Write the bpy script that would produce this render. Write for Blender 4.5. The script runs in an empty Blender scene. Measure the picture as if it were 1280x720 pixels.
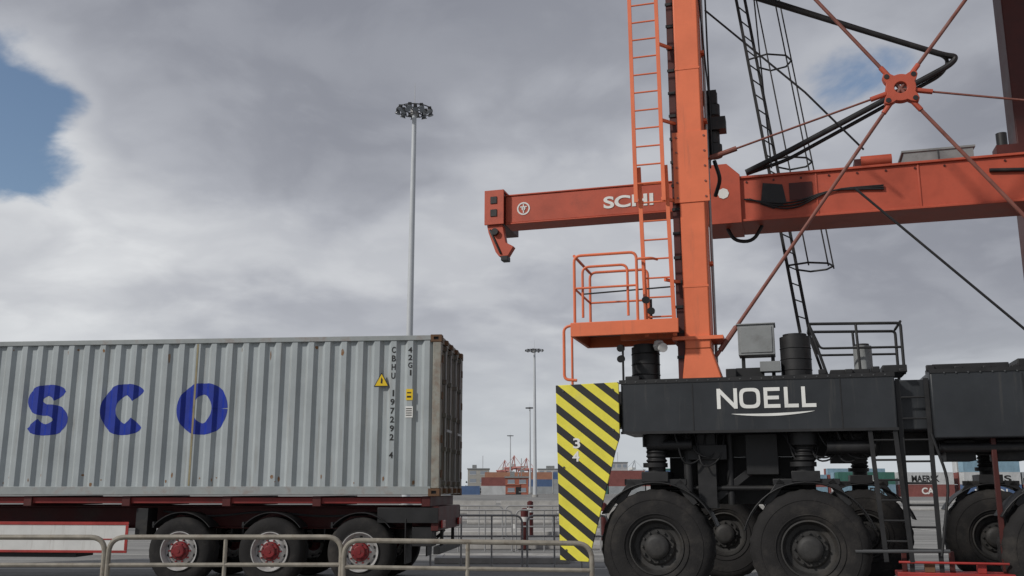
import bpy, math, random
from mathutils import Vector, Matrix
random.seed(7)
S=bpy.context.scene
R=math.radians

# ------------------------------------------------------------------ materials
def mat(name,col,rough=.6,metal=0.0,var=.25,scale=2.5,dirt=None,damt=.5,streak=False,bump=.0,bscale=60,spec=.4,dscale=1.5):
    m=bpy.data.materials.new(name); m.use_nodes=True
    nt=m.node_tree; N=nt.nodes; L=nt.links; b=N['Principled BSDF']
    b.inputs['Roughness'].default_value=rough; b.inputs['Metallic'].default_value=metal
    b.inputs['Specular IOR Level'].default_value=spec
    tc=N.new('ShaderNodeTexCoord')
    n=N.new('ShaderNodeTexNoise'); n.inputs['Scale'].default_value=scale; n.inputs['Detail'].default_value=8; n.inputs['Roughness'].default_value=.65
    L.new(tc.outputs['Object'],n.inputs['Vector'])
    mr=N.new('ShaderNodeMapRange'); mr.inputs[1].default_value=.3; mr.inputs[2].default_value=.7
    mr.inputs[3].default_value=1-var; mr.inputs[4].default_value=1+var*.6
    L.new(n.outputs['Fac'],mr.inputs[0])
    mx=N.new('ShaderNodeVectorMath'); mx.operation='SCALE'; mx.inputs[0].default_value=col[:3]
    L.new(mr.outputs[0],mx.inputs['Scale'])
    out=mx.outputs[0]
    if dirt:
        mp=N.new('ShaderNodeMapping'); L.new(tc.outputs['Object'],mp.inputs[0])
        if streak: mp.inputs['Scale'].default_value=(6,6,.45)
        d=N.new('ShaderNodeTexNoise'); d.inputs['Scale'].default_value=dscale; d.inputs['Detail'].default_value=10; d.inputs['Roughness'].default_value=.7
        L.new(mp.outputs[0],d.inputs['Vector'])
        rr=N.new('ShaderNodeMapRange'); rr.inputs[1].default_value=.68-.3*damt; rr.inputs[2].default_value=.80-.12*damt
        rr.inputs[3].default_value=0; rr.inputs[4].default_value=min(1,.35+.6*damt)
        L.new(d.outputs['Fac'],rr.inputs[0])
        m2=N.new('ShaderNodeMixRGB'); L.new(rr.outputs[0],m2.inputs[0]); L.new(out,m2.inputs[1]); m2.inputs[2].default_value=(*dirt,1)
        out=m2.outputs[0]
    L.new(out,b.inputs['Base Color'])
    r2=N.new('ShaderNodeMapRange'); r2.inputs[3].default_value=max(0,rough-.12); r2.inputs[4].default_value=min(1,rough+.15)
    L.new(n.outputs['Fac'],r2.inputs[0]); L.new(r2.outputs[0],b.inputs['Roughness'])
    if bump>0:
        bn=N.new('ShaderNodeTexNoise'); bn.inputs['Scale'].default_value=bscale; bn.inputs['Detail'].default_value=6
        L.new(tc.outputs['Object'],bn.inputs['Vector'])
        bp=N.new('ShaderNodeBump'); bp.inputs['Strength'].default_value=bump; bp.inputs['Distance'].default_value=.02
        L.new(bn.outputs['Fac'],bp.inputs['Height']); L.new(bp.outputs[0],b.inputs['Normal'])
    return m

RUST=(.16,.06,.025); GRIME=(.06,.05,.04)
M_cont=mat('container_grey_paint',(.365,.40,.41),.5,var=.16,scale=1.0,dirt=(.21,.185,.15),damt=.42,streak=True,bump=.14,bscale=5)
M_contrail=mat('container_rail_paint',(.31,.335,.335),.55,var=.2,dirt=RUST,damt=.55,scale=3,dscale=3)
M_contpost=mat('container_post_paint',(.29,.285,.25),.6,var=.25,dirt=RUST,damt=.7,scale=5,dscale=4)
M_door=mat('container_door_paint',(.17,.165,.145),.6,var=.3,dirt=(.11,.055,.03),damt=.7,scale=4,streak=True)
M_rust=mat('rusty_steel',(.14,.075,.04),.8,var=.4,dirt=(.05,.03,.02),damt=.5,scale=8)
M_rustpatch=mat('rust_streak',(.24,.13,.065),.8,var=.4,dirt=(.33,.33,.31),damt=.7,scale=12,dscale=14)
M_blue=mat('blue_lettering',(.010,.032,.30),.5,var=.2,scale=5,dirt=(.28,.31,.33),damt=.16,dscale=9)
M_blacktxt=mat('black_lettering',(.02,.02,.02),.6)
M_whitetxt=mat('white_lettering',(.75,.75,.72),.6,var=.12,dirt=(.3,.29,.27),damt=.25,dscale=6)
M_yellow=mat('yellow_label',(.75,.52,.02),.5,var=.1)
M_white=mat('white_paint',(.62,.62,.60),.5,var=.12,dirt=(.22,.18,.14),damt=.4,streak=True)
M_redp=mat('red_paint',(.34,.035,.03),.5,var=.3,dirt=GRIME,damt=.45)
M_railred=mat('trailer_rail_paint',(.20,.02,.018),.5,var=.3,dirt=GRIME,damt=.5)
M_hub=mat('red_hub_paint',(.20,.016,.02),.5,var=.35,scale=8,dirt=(.06,.04,.035),damt=.6,dscale=9)
M_maroon=mat('maroon_chassis_paint',(.08,.012,.011),.55,var=.35,dirt=GRIME,damt=.5)
M_blackst=mat('black_steel',(.017,.017,.018),.5,var=.4,dirt=(.075,.068,.057),damt=.36,scale=4,bump=.05,bscale=20)
M_body=mat('charcoal_body_paint',(.026,.029,.033),.38,var=.3,dirt=(.085,.08,.072),damt=.40,scale=1.3,streak=True,bump=.06,bscale=3)
M_orange=mat('orange_crane_paint',(.74,.175,.075),.5,var=.14,scale=1.5,dirt=(.36,.12,.07),damt=.38,streak=True,bump=.05,bscale=6)
M_redor=mat('faded_red_crane_paint',(.46,.085,.045),.5,var=.25,scale=1.5,dirt=(.15,.045,.032),damt=.42,bump=.05,bscale=6)
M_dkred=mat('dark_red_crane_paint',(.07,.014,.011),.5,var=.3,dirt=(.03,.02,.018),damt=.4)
M_rod=mat('brace_rod_paint',(.22,.08,.06),.5,var=.3,dirt=(.22,.19,.17),damt=.45,scale=6)
M_tyre=mat('tyre_rubber',(.021,.020,.020),.85,var=.35,scale=3,dirt=(.065,.058,.05),damt=.58,bump=.25,bscale=40,spec=.25)
M_rimdk=mat('dark_wheel_rim',(.032,.031,.030),.6,var=.4,dirt=(.08,.07,.06),damt=.6,scale=8)
M_rim=mat('steel_wheel_rim',(.46,.45,.44),.45,metal=.2,var=.25,dirt=(.15,.13,.11),damt=.5,scale=8,dscale=5)
M_galv=mat('galvanised_steel',(.34,.34,.34),.5,metal=.3,var=.15,scale=4)
M_pole=mat('mast_steel',(.50,.52,.54),.5,metal=.05,var=.1,scale=.5)
M_rail=mat('railing_weathered_paint',(.28,.255,.21),.6,var=.3,dirt=(.10,.055,.03),damt=.55,scale=8,dscale=6)
M_greybox=mat('grey_enclosure_paint',(.23,.24,.24),.5,var=.2,dirt=GRIME,damt=.4)
M_dkgrey=mat('dark_grey_fitting',(.07,.072,.075),.5,var=.2)
M_glass=mat('lamp_glass',(.25,.28,.32),.15,var=.05)
M_conc=mat('concrete',(.36,.35,.33),.85,var=.3,scale=1.2,dirt=(.14,.13,.12),damt=.5,bump=.3,bscale=30)
M_kerb=mat('kerb_concrete',(.42,.41,.39),.85,var=.25,scale=2,dirt=(.16,.15,.14),damt=.5)
M_line=mat('road_marking',(.60,.59,.55),.7,var=.25,scale=3,dirt=(.18,.175,.17),damt=.6,dscale=3)
M_lamp=mat('lamp_red_lens',(.35,.01,.01),.2)
M_farred=mat('hazed_crane_red',(.40,.16,.14),.6,var=.15,scale=.2)  # far crane colour lightened to paint in atmospheric haze
M_fargrey=mat('hazed_crane_grey',(.42,.45,.48),.6,var=.1,scale=.2)  # pale base colour includes painted distance haze

def asphalt():
    m=bpy.data.materials.new('yard_asphalt'); m.use_nodes=True
    nt=m.node_tree;N=nt.nodes;L=nt.links;b=N['Principled BSDF'];b.inputs['Roughness'].default_value=.85
    tc=N.new('ShaderNodeTexCoord')
    a=N.new('ShaderNodeTexNoise');a.inputs['Scale'].default_value=.12;a.inputs['Detail'].default_value=10;a.inputs['Roughness'].default_value=.6
    c=N.new('ShaderNodeTexNoise');c.inputs['Scale'].default_value=14;c.inputs['Detail'].default_value=6;c.inputs['Roughness'].default_value=.8
    mp=N.new('ShaderNodeMapping'); mp.inputs['Scale'].default_value=(.05,1.2,1)
    t=N.new('ShaderNodeTexNoise');t.inputs['Scale'].default_value=1;t.inputs['Detail'].default_value=5
    L.new(tc.outputs['Object'],mp.inputs[0]);L.new(mp.outputs[0],t.inputs[0])
    for q in(a,c): L.new(tc.outputs['Object'],q.inputs[0])
    r=N.new('ShaderNodeValToRGB'); r.color_ramp.elements[0].position=.3;r.color_ramp.elements[0].color=(.11,.108,.104,1);r.color_ramp.elements[1].position=.68;r.color_ramp.elements[1].color=(.29,.285,.27,1)
    L.new(a.outputs['Fac'],r.inputs[0])
    def mul(x,y,lo,hi):
        mr=N.new('ShaderNodeMapRange');mr.inputs[1].default_value=.35;mr.inputs[2].default_value=.65;mr.inputs[3].default_value=lo;mr.inputs[4].default_value=hi
        L.new(y,mr.inputs[0]); v=N.new('ShaderNodeVectorMath');v.operation='SCALE';L.new(x,v.inputs[0]);L.new(mr.outputs[0],v.inputs['Scale']);return v.outputs[0]
    o=mul(r.outputs[0],c.outputs['Fac'],.8,1.2); o=mul(o,t.outputs['Fac'],.65,1.2)
    L.new(o,b.inputs['Base Color'])
    bp=N.new('ShaderNodeBump');bp.inputs['Strength'].default_value=.4;bp.inputs['Distance'].default_value=.01;L.new(c.outputs['Fac'],bp.inputs['Height']);L.new(bp.outputs[0],b.inputs['Normal'])
    return m
M_asph=asphalt()

def hazard():
    m=mat('hazard_stripe_paint',(.76,.68,.07),.5,var=.16,scale=3,dirt=(.34,.31,.16),damt=.35)
    nt=m.node_tree;N=nt.nodes;L=nt.links;b=N['Principled BSDF']
    src=b.inputs['Base Color'].links[0].from_socket
    tc=N.new('ShaderNodeTexCoord');sp=N.new('ShaderNodeSeparateXYZ');L.new(tc.outputs['Object'],sp.inputs[0])
    k=N.new('ShaderNodeMath');k.operation='MULTIPLY';k.inputs[1].default_value=.80;L.new(sp.outputs[0],k.inputs[0])
    a=N.new('ShaderNodeMath');a.operation='ADD';L.new(k.outputs[0],a.inputs[0]);L.new(sp.outputs[2],a.inputs[1])
    p=N.new('ShaderNodeMath');p.operation='MULTIPLY';p.inputs[1].default_value=1/.27;L.new(a.outputs[0],p.inputs[0])
    f=N.new('ShaderNodeMath');f.operation='FRACT';L.new(p.outputs[0],f.inputs[0])
    g=N.new('ShaderNodeMath');g.operation='GREATER_THAN';g.inputs[1].default_value=.54;L.new(f.outputs[0],g.inputs[0])
    mx=N.new('ShaderNodeMixRGB');L.new(g.outputs[0],mx.inputs[0]);L.new(src,mx.inputs[1]);mx.inputs[2].default_value=(.022,.022,.022,1)
    L.new(mx.outputs[0],b.inputs['Base Color'])
    return m
M_haz=hazard()

# ------------------------------------------------------------------ mesh builder
class MB:
    def __init__(s): s.v=[];s.f=[];s.m=[];s.mats=[];s.sm=[]
    def mi(s,m):
        if m not in s.mats: s.mats.append(m)
        return s.mats.index(m)
    def add(s,vs,fs,m,smooth=False):
        o=len(s.v); s.v+= [tuple(x) for x in vs]; k=s.mi(m)
        for f in fs: s.f.append(tuple(o+i for i in f)); s.m.append(k); s.sm.append(smooth)
    def box(s,a,b,m):
        x0,y0,z0=[min(p,q) for p,q in zip(a,b)];x1,y1,z1=[max(p,q) for p,q in zip(a,b)]
        s.add([(x0,y0,z0),(x1,y0,z0),(x1,y1,z0),(x0,y1,z0),(x0,y0,z1),(x1,y0,z1),(x1,y1,z1),(x0,y1,z1)],
              [(0,3,2,1),(4,5,6,7),(0,1,5,4),(1,2,6,5),(2,3,7,6),(3,0,4,7)],m)
    def prism(s,poly,y0,y1,m):
        n=len(poly); vs=[(x,y0,z) for x,z in poly]+[(x,y1,z) for x,z in poly]
        fs=[tuple(range(n)),tuple(range(2*n-1,n-1,-1))]+[(i,i+n,(i+1)%n+n,(i+1)%n) for i in range(n)]
        s.add(vs,fs,m)
    def frame(s,d):
        d=d.normalized(); up=Vector((0,0,1)) if abs(d.z)<.9 else Vector((1,0,0))
        a=d.cross(up).normalized(); return a,d.cross(a).normalized()
    def cyl(s,p0,p1,r0,m,r1=None,n=16,smooth=True):
        p0=Vector(p0);p1=Vector(p1); r1=r0 if r1 is None else r1
        a,b=s.frame(p1-p0); vs=[]
        for p,r in((p0,r0),(p1,r1)):
            for i in range(n):
                t=2*math.pi*i/n; vs.append(p+a*r*math.cos(t)+b*r*math.sin(t))
        s.add(vs,[(i,(i+1)%n,(i+1)%n+n,i+n) for i in range(n)],m,smooth)
        s.add(vs[:n],[tuple(range(n))[::-1]],m); s.add(vs[n:],[tuple(range(n))],m)
    def beam(s,p0,p1,w,h,m):
        p0=Vector(p0);p1=Vector(p1);a,b=s.frame(p1-p0);vs=[]
        for p in(p0,p1):
            for i,j in((-1,-1),(1,-1),(1,1),(-1,1)): vs.append(p+a*w*.5*i+b*h*.5*j)
        s.add(vs,[(0,1,2,3)[::-1],(4,5,6,7),(0,1,5,4),(1,2,6,5),(2,3,7,6),(3,0,4,7)],m)
    def tube(s,pts,r,m,n=8,closed=False):
        pts=[Vector(p) for p in pts]; k=len(pts); vs=[]; prev=None
        for i,p in enumerate(pts):
            d=(pts[min(i+1,k-1)]-pts[max(i-1,0)])
            d.normalize()
            if prev is None: a,b=s.frame(d)
            else:
                a=(prev-d*prev.dot(d)); a.normalize(); b=d.cross(a)
            prev=a
            for j in range(n):
                t=2*math.pi*j/n; vs.append(p+a*r*math.cos(t)+b*r*math.sin(t))
        fs=[]
        for i in range(k-1):
            q=i+1
            for j in range(n): fs.append((i*n+j,i*n+(j+1)%n,q*n+(j+1)%n,q*n+j))
        fs+=[tuple(range(n))[::-1],tuple((k-1)*n+j for j in range(n))]
        s.add(vs,fs,m,True)
    def lathe(s,c,axis,prof,m,n=48,mod=None,smooth=True):
        c=Vector(c);ax=Vector(axis).normalized();a,b=s.frame(ax);vs=[]
        for pi,(r,h) in enumerate(prof):
            for i in range(n):
                t=2*math.pi*i/n; rr=r+(mod(pi,i) if mod else 0)
                vs.append(c+ax*h+a*rr*math.cos(t)+b*rr*math.sin(t))
        fs=[(p*n+i,p*n+(i+1)%n,(p+1)*n+(i+1)%n,(p+1)*n+i) for p in range(len(prof)-1) for i in range(n)]
        s.add(vs,fs,m,smooth)
    def arc(s,c,r,a0,a1,y0,y1,th,m,n=16):
        vs=[]
        for i in range(n+1):
            t=R(a0+(a1-a0)*i/n)
            for rr in(r,r+th):
                for y in(y0,y1): vs.append((c[0]+rr*math.cos(t),y,c[2]+rr*math.sin(t)))
        fs=[]
        for i in range(n):
            o=4*i;p=o+4
            fs+=[(o,o+1,p+1,p),(o+2,p+2,p+3,o+3),(o,p,p+2,o+2),(o+1,o+3,p+3,p+1)]
        fs+=[(0,2,3,1),(4*n,4*n+1,4*n+3,4*n+2)]
        s.add(vs,fs,m,False)
    def done(s,name,parent=None,bevel=0):
        me=bpy.data.meshes.new(name); me.from_pydata(s.v,[],s.f)
        for m in s.mats: me.materials.append(m)
        me.polygons.foreach_set('material_index',s.m); me.polygons.foreach_set('use_smooth',s.sm); me.update()
        me.set_sharp_from_angle(angle=R(36))
        o=bpy.data.objects.new(name,me); S.collection.objects.link(o)
        if parent: o.parent=parent
        if bevel:
            md=o.modifiers.new('bevel','BEVEL'); md.width=bevel; md.segments=2; md.limit_method='ANGLE'; md.angle_limit=R(40)
        return o
def empty(name,loc=(0,0,0),rz=0):
    e=bpy.data.objects.new(name,None); e.location=loc; e.rotation_euler=(0,0,rz); S.collection.objects.link(e); e.empty_display_size=.3; return e
def text(name,body,parent,loc,width,height,m,depth=.003,bold=.0,rz=0):
    c=bpy.data.curves.new(name,'FONT'); c.body=body; c.size=1; c.extrude=depth; c.offset=bold; c.align_x='LEFT'
    o=bpy.data.objects.new(name,c); S.collection.objects.link(o); o.data.materials.append(m)
    bpy.context.view_layer.update(); d=o.dimensions
    sx=width/d.x; sy=height/d.y
    o.scale=(sx,sy,1); o.rotation_euler=(R(90),0,rz); o.location=loc; o.parent=parent; return o
def rounded(pts,r,n=5):
    out=[Vector(pts[0])]
    for i in range(1,len(pts)-1):
        p=Vector(pts[i]);a=(Vector(pts[i-1])-p);b=(Vector(pts[i+1])-p)
        ra=min(r,a.length*.49);rb=min(r,b.length*.49)
        A=p+a.normalized()*ra;B=p+b.normalized()*rb
        for k in range(n+1):
            t=k/n; out.append(A*(1-t)**2+p*2*t*(1-t)+B*t*t)
    out.append(Vector(pts[-1])); return out

# ------------------------------------------------------------------ ground
g=MB(); g.add([(-4000,-200,0),(4000,-200,0),(4000,6000,0),(-4000,6000,0)],[(0,1,2,3)],M_asph); g.done('ground')
def island(x0,y0,x1,y1,h=.13):
    b=MB(); b.box((x0+.14,y0+.14,0),(x1-.14,y1-.14,h-.01),M_conc)
    b.box((x0,y0,0),(x1,y0+.14,h),M_kerb);b.box((x0,y1-.14,0),(x1,y1,h),M_kerb)
    b.box((x0,y0+.14,0),(x0+.14,y1-.14,h),M_kerb);b.box((x1-.14,y0+.14,0),(x1,y1-.14,h),M_kerb)
    return b.done('traffic_island',None,.015)
island(-1.6,20.5,1.2,21.8); island(-1.2,25.5,3.2,27.2); island(-3,33,6,36); island(-6,47,14,52); island(-20,72,40,80); island(-30,110,60,125)
mk=MB()
for y in (12.3,19.2,23.4,29.6,40.5,58,90):
    mk.add([(-40,y,.004),(60,y,.004),(60,y+.13,.004),(-40,y+.13,.004)],[(0,1,2,3)],M_line)
for i in range(-3,10):
    x=i*3.9; mk.add([(x,36.2,.008),(x+.13,36.2,.008),(x+.13,46,.008),(x,46,.008)],[(0,1,2,3)],M_line)
mk.done('painted_road_lines')

# ------------------------------------------------------------------ shipping container (foreground)
CA=R(-5.5)
cont=empty('shipping_container',(-1.155,15.55,1.40),CA)
W=2.438;LEN=12.19;HT=2.59
P=.278
DP=.052
def kinks(x0,x1):
    ks=[];k=math.floor(x0/P)-1
    while k*P<x1+P:
        for q in(0,.086,.139,.225):
            x=k*P+q
            if x0<x<x1: ks.append(x)
        k+=1
    return ks
def prof(x):
    q=x-math.floor(x/P)*P
    if q<.086: return 0
    if q<.139: return DP*(q-.086)/.053
    if q<.225: return DP
    return DP*(1-(q-.225)/.053)
b=MB()
xs=[-LEN+.14]+kinks(-LEN+.14,-.14)+[-.14]
for y,sg in((.012,1),(W-.012,-1)):
    vs=[]
    for x in xs:
        yy=y+sg*prof(x); vs+=[(x,yy,.15),(x,yy,2.50)]
    b.add(vs,[(2*i,2*i+2,2*i+3,2*i+1) for i in range(len(xs)-1)],M_cont)
b.done('corrugated_walls',cont)
b=MB()
b.box((-LEN+.1,.075,2.53),(-.1,W-.075,2.555),M_cont)
b.box((-LEN+.1,.075,.12),(-.1,W-.075,.145),M_rust)
b.done('roof_and_floor',cont)
b=MB()
for y in(0,W-.07):
    b.box((-LEN+.16,y+.001,2.50),(-.14,y+.069,2.58),M_contrail)
    b.box((-LEN+.16,y+.001,.02),(-.14,y+.069,.15),M_contrail)
b.box((-LEN+.02,.07,2.46),(-LEN+.12,W-.07,2.58),M_contrail)
b.box((-LEN+.02,.07,.02),(-LEN+.12,W-.07,.16),M_contrail)
b.done('rails',cont,.006)
b=MB()
for x0,x1 in((-LEN,-LEN+.16),(-.14,0)):
    for y0,y1 in((0,.14),(W-.14,W)):
        b.box((x0+.004,y0+.004,.12),(x1-.004,y1-.004,2.47),M_contpost)
b.done('corner_posts',cont,.008)
b=MB()
for x0,x1 in((-LEN-.003,-LEN+.178),(-.178,.003)):
    for y0,y1 in((-.003,.16),(W-.16,W+.003)):
        for z in(0,HT-.118):
            b.box((x0,y0,z),(x1,y1,z+.035),M_rust); b.box((x0,y0,z+.083),(x1,y1,z+.118),M_rust)
            b.box((x0,y0,z+.035),(x0+.05,y1,z+.083),M_rust); b.box((x1-.05,y0,z+.035),(x1,y1,z+.083),M_rust)
            b.box((x0+.05,y0+.03,z+.035),(x1-.05,y1-.03,z+.083),M_blackst)
b.done('corner_castings',cont)
b=MB()
b.box((-.13,.141,2.46),(-.005,W-.141,2.575),M_contpost); b.box((-.13,.141,.02),(-.005,W-.141,.15),M_contpost)
b.done('door_header_and_sill',cont,.006)
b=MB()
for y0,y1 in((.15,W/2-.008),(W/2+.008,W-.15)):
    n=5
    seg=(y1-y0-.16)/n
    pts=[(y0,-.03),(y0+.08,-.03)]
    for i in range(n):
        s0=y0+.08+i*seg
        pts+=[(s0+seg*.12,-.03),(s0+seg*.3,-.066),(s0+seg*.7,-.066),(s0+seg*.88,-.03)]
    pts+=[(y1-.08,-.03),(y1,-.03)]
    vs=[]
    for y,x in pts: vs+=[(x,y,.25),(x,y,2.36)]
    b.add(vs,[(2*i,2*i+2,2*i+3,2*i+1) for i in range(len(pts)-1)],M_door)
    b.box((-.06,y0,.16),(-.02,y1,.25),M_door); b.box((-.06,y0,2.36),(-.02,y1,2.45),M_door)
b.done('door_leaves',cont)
b=MB()
for y in(.42,.92,W-.92,W-.42):
    b.cyl((.012,y,.1),(.012,y,2.52),.017,M_galv,n=10)
    for z in(.2,.75,1.3,1.85,2.4): b.box((-.03,y-.05,z-.035),(.034,y+.05,z+.035),M_door)
    for z in(.08,2.5): b.box((-.02,y-.06,z-.04),(.045,y+.06,z+.04),M_rust)
for y in(.42,W-.42): b.beam((.04,y,1.05),(.04,y+(.45 if y<1 else -.45),1.05),.02,.04,M_galv)
for y in(.145,W-.145):
    for z in(.35,.9,1.6,2.2): b.box((-.03,y-.05,z-.06),(.012,y+.05,z+.06),M_rust)
b.done('door_locking_bars',cont)

def surf_letter(name,polys,x0,z0,m,off=.003):
    """flat glyph polygons (x,z) wrapped on the corrugated side wall"""
    import bmesh
    bm=bmesh.new()
    for poly in polys:
        vs=[bm.verts.new((x0+x,0,z0+z)) for x,z in poly]
        bm.faces.new(vs)
    bmesh.ops.remove_doubles(bm,verts=bm.verts,dist=1e-5)
    mn=min(v.co.x for v in bm.verts);mxx=max(v.co.x for v in bm.verts)
    for k in kinks(mn,mxx):
        bmesh.ops.bisect_plane(bm,geom=bm.verts[:]+bm.edges[:]+bm.faces[:],plane_co=(k,0,0),plane_no=(1,0,0),dist=1e-5)
    for v in bm.verts: v.co.y=.012+prof(v.co.x)-off
    me=bpy.data.meshes.new(name);bm.to_mesh(me);bm.free();me.materials.append(m)
    o=bpy.data.objects.new(name,me);S.collection.objects.link(o);o.parent=cont
def stroke(cl,w):
    qs=[];n=len(cl);off=[]
    for i,(x,z) in enumerate(cl):
        a=cl[max(i-1,0)];c=cl[min(i+1,n-1)]
        dx,dz=c[0]-a[0],c[1]-a[1];l=math.hypot(dx,dz)or 1
        nx,nz=-dz/l,dx/l
        hw=w*.5*(.74+.38*abs(nx))
        off.append(((x+nx*hw,z+nz*hw),(x-nx*hw,z-nz*hw)))
    for i in range(n-1): qs.append([off[i][1],off[i+1][1],off[i+1][0],off[i][0]])
    return qs
def ell(cx,cz,a,c,t0,t1,n=30): return [(cx+a*math.cos(R(t0+(t1-t0)*i/n)),cz+c*math.sin(R(t0+(t1-t0)*i/n))) for i in range(n+1)]
SW=.245;zc=1.41
Oc=ell(0,0,.30,.33,0,360,48)
Cc=ell(0,0,.29,.33,42,318,36)
Sc=ell(0,.165,.235,.165,22,262,22)+ell(0,-.165,.26,.165,82,-158,22)
letters=[('C',-9.40),('O',-8.05),('S',-6.70),('C',-5.33),('O',-3.99)]
for ch,x in letters:
    surf_letter('letter_'+ch.lower(),stroke({'O':Oc,'C':Cc,'S':Sc}[ch],SW),x,zc,M_blue)
# small rust scabs and runs along the lower and upper edges
random.seed(21)
pol=[]
for i in range(46):
    x=random.uniform(-11.8,-.4); low=random.random()<.7
    z=random.uniform(.17,.34) if low else random.uniform(2.30,2.47)
    wd=random.uniform(.008,.03); h=random.uniform(.02,.10 if low else .22)
    top=z if low else 2.49
    pts=[]
    for a in range(7):
        t=2*math.pi*a/7; pts.append((x+wd*math.cos(t)*random.uniform(.6,1.2),(z if low else 2.47-h)+h*.5*math.sin(t)*random.uniform(.6,1.1)))
    pol.append(pts)
surf_letter('rust_spots',pol,0,0,M_rustpatch,.0015)
def contlabel(txt,x,z0,step,h):
    for i,c in enumerate(txt):
        if c==' ': continue
        z=z0-i*step
        text('id_mark',c,cont,(x-.035,.012+prof(x)-.004,z),.066 if c not in '1I' else .025,h,M_blacktxt,depth=.001,bold=.02)
xk=math.floor(-.66/P)*P+.043
contlabel('CBHU 197292 4',xk,2.30,.142,.10)
xk2=xk+P
contlabel('42G1',xk2,2.30,.125,.09)
b=MB()
b.box((xk2-.055,.004,1.52),(xk2+.055,.008,1.70),M_yellow)
b.box((xk2-.04,.002,1.56),(xk2+.03,.0035,1.59),M_blacktxt); b.box((xk2-.04,.002,1.63),(xk2+.03,.0035,1.65),M_blacktxt)
b.box((xk2-.06,.004,1.24),(xk2+.06,.008,1.42),M_whitetxt)
for i in range(4): b.box((xk2-.05,.002,1.27+i*.035),(xk2+.045,.0035,1.285+i*.035),M_blacktxt)
b.done('label_plates',cont)
b=MB(); b.prism([(-1.105,1.745),(-.855,1.745),(-.98,1.975)],.004,.008,M_blacktxt); b.prism([(-1.085,1.757),(-.875,1.757),(-.98,1.95)],.002,.0035,M_yellow); b.prism([(-.995,1.80),(-.965,1.79),(-.96,1.86),(-.985,1.90)],.0,.0015,M_blacktxt); b.done('warning_triangle',cont)
b=MB()
xs_=math.floor(-4.1/P)*P+.043
b.box((xs_-.02,.008,.16),(xs_+.012,.0105,2.49),mat('weathered_weld_seam',(.30,.26,.16),.7,var=.4,dirt=RUST,damt=.6,scale=6))
b.done('panel_seam',cont)

# ------------------------------------------------------------------ semi trailer
random.seed(7)
tr=empty('container_trailer',(-1.155,15.55,0),CA)
b=MB()
for y in(.72,1.60):
    b.box((-12.1,y,1.20),(-.05,y+.12,1.235),M_maroon); b.box((-12.1,y,.86),(-.05,y+.12,.885),M_maroon); b.box((-12.1,y+.05,.885),(-.05,y+.07,1.20),M_maroon)
for x in(-12.0,-9.2,-6.9,-5.2,-3.5,-2.0,-.22):
    b.box((x-.07,.06,1.236),(x+.07,2.38,1.395),M_maroon)
b.box((-12.0,.10,1.28),(-.30,.16,1.375),M_railred)
b.box((-12.0,2.28,1.28),(-.30,2.34,1.375),M_railred)
b.box((-.14,.10,.86),(-.02,2.34,1.236),M_maroon)
b.done('chassis_frame',tr,.006)
b=MB()
for y0 in(.03,2.35):
    b.box((-1.0,y0+.03,.98),(-.02,y0+.06,1.22),M_blackst)
b.box((-.10,.12,.50),(.0,2.32,.62),M_blackst)
for y in(.6,1.75): b.box((-.08,y,.62),(-.03,y+.08,.86),M_blackst)
for y in(.2,1.95):
    b.box((.0,y,.90),(.03,y+.30,1.02),M_lamp)
b.box((-.55,.05,.35),(-.53,.55,1.05),M_blackst); b.box((-.55,1.9,.35),(-.53,2.4,1.05),M_blackst)
b.box((-.45,.12,.62),(-.12,.5,.92),M_blackst)
b.done('rear_bumper_and_lamps',tr,.006)
ZT=.535
def twheel(b,x,y,sg):
    prof_=[(.29,-.02),(.33,.0),(.40,-.012),(.48,.0),(.52,.03),(.535,.07),(.535,.33),(.52,.37),(.48,.39),(.40,.40),(.29,.39)]
    ax=(0,-sg,0)
    def mod(p,i): return -.007 if (p in(4,7) and i%2) else 0
    b.lathe((x,y,ZT),ax,prof_,M_tyre,n=64,mod=mod)
    b.lathe((x,y,ZT),ax,[(.300,-.018),(.306,-.026),(.292,-.026),(.284,.005),(.265,.03),(.255,.085),(.235,.095),(.20,.06),(.17,.045),(.13,.045)],M_rim,n=40)
    b.lathe((x,y,ZT),ax,[(.150,.045),(.148,.02),(.135,.0),(.10,-.004),(.097,-.03),(.085,-.04),(.03,-.042),(.028,-.05),(.0001,-.05)],M_hub,n=24)
    for i in range(10):
        t=2*math.pi*i/10; c=Vector((x+.172*math.cos(t),y-sg*.045,ZT+.172*math.sin(t)))
        b.cyl(c,c+Vector((0,sg*.035,0)),.015,M_hub,n=6)
    for i in range(8):
        t=2*math.pi*(i+.5)/8; c=Vector((x+.115*math.cos(t),y+sg*.0,ZT+.115*math.sin(t))); b.cyl(c,c+Vector((0,sg*.012,0)),.009,M_blackst,n=6)
    for i in range(10):
        t=2*math.pi*(i+.5)/10; c=Vector((x+.222*math.cos(t),y-sg*.088,ZT+.222*math.sin(t)))
        b.cyl(c,c+Vector((0,sg*.012,0)),.024,M_blackst,n=10)
AX=(-1.26,-2.72,-4.22)
for i,x in enumerate(AX):
    b=MB(); twheel(b,x,0.02,-1); twheel(b,x,2.42,1); b.cyl((x,.3,ZT),(x,2.1,ZT),.065,M_blackst)
    b.box((x-.06,.70,ZT),(x+.06,.86,.86),M_blackst); b.box((x-.06,1.58,ZT),(x+.06,1.74,.86),M_blackst)
    b.cyl((x+.25,.6,ZT+.05),(x+.25,.6,.86),.11,M_blackst); b.cyl((x+.25,1.85,ZT+.05),(x+.25,1.85,.86),.11,M_blackst)
    b.done('axle_%d'%(i+1),tr)
b=MB()
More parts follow.
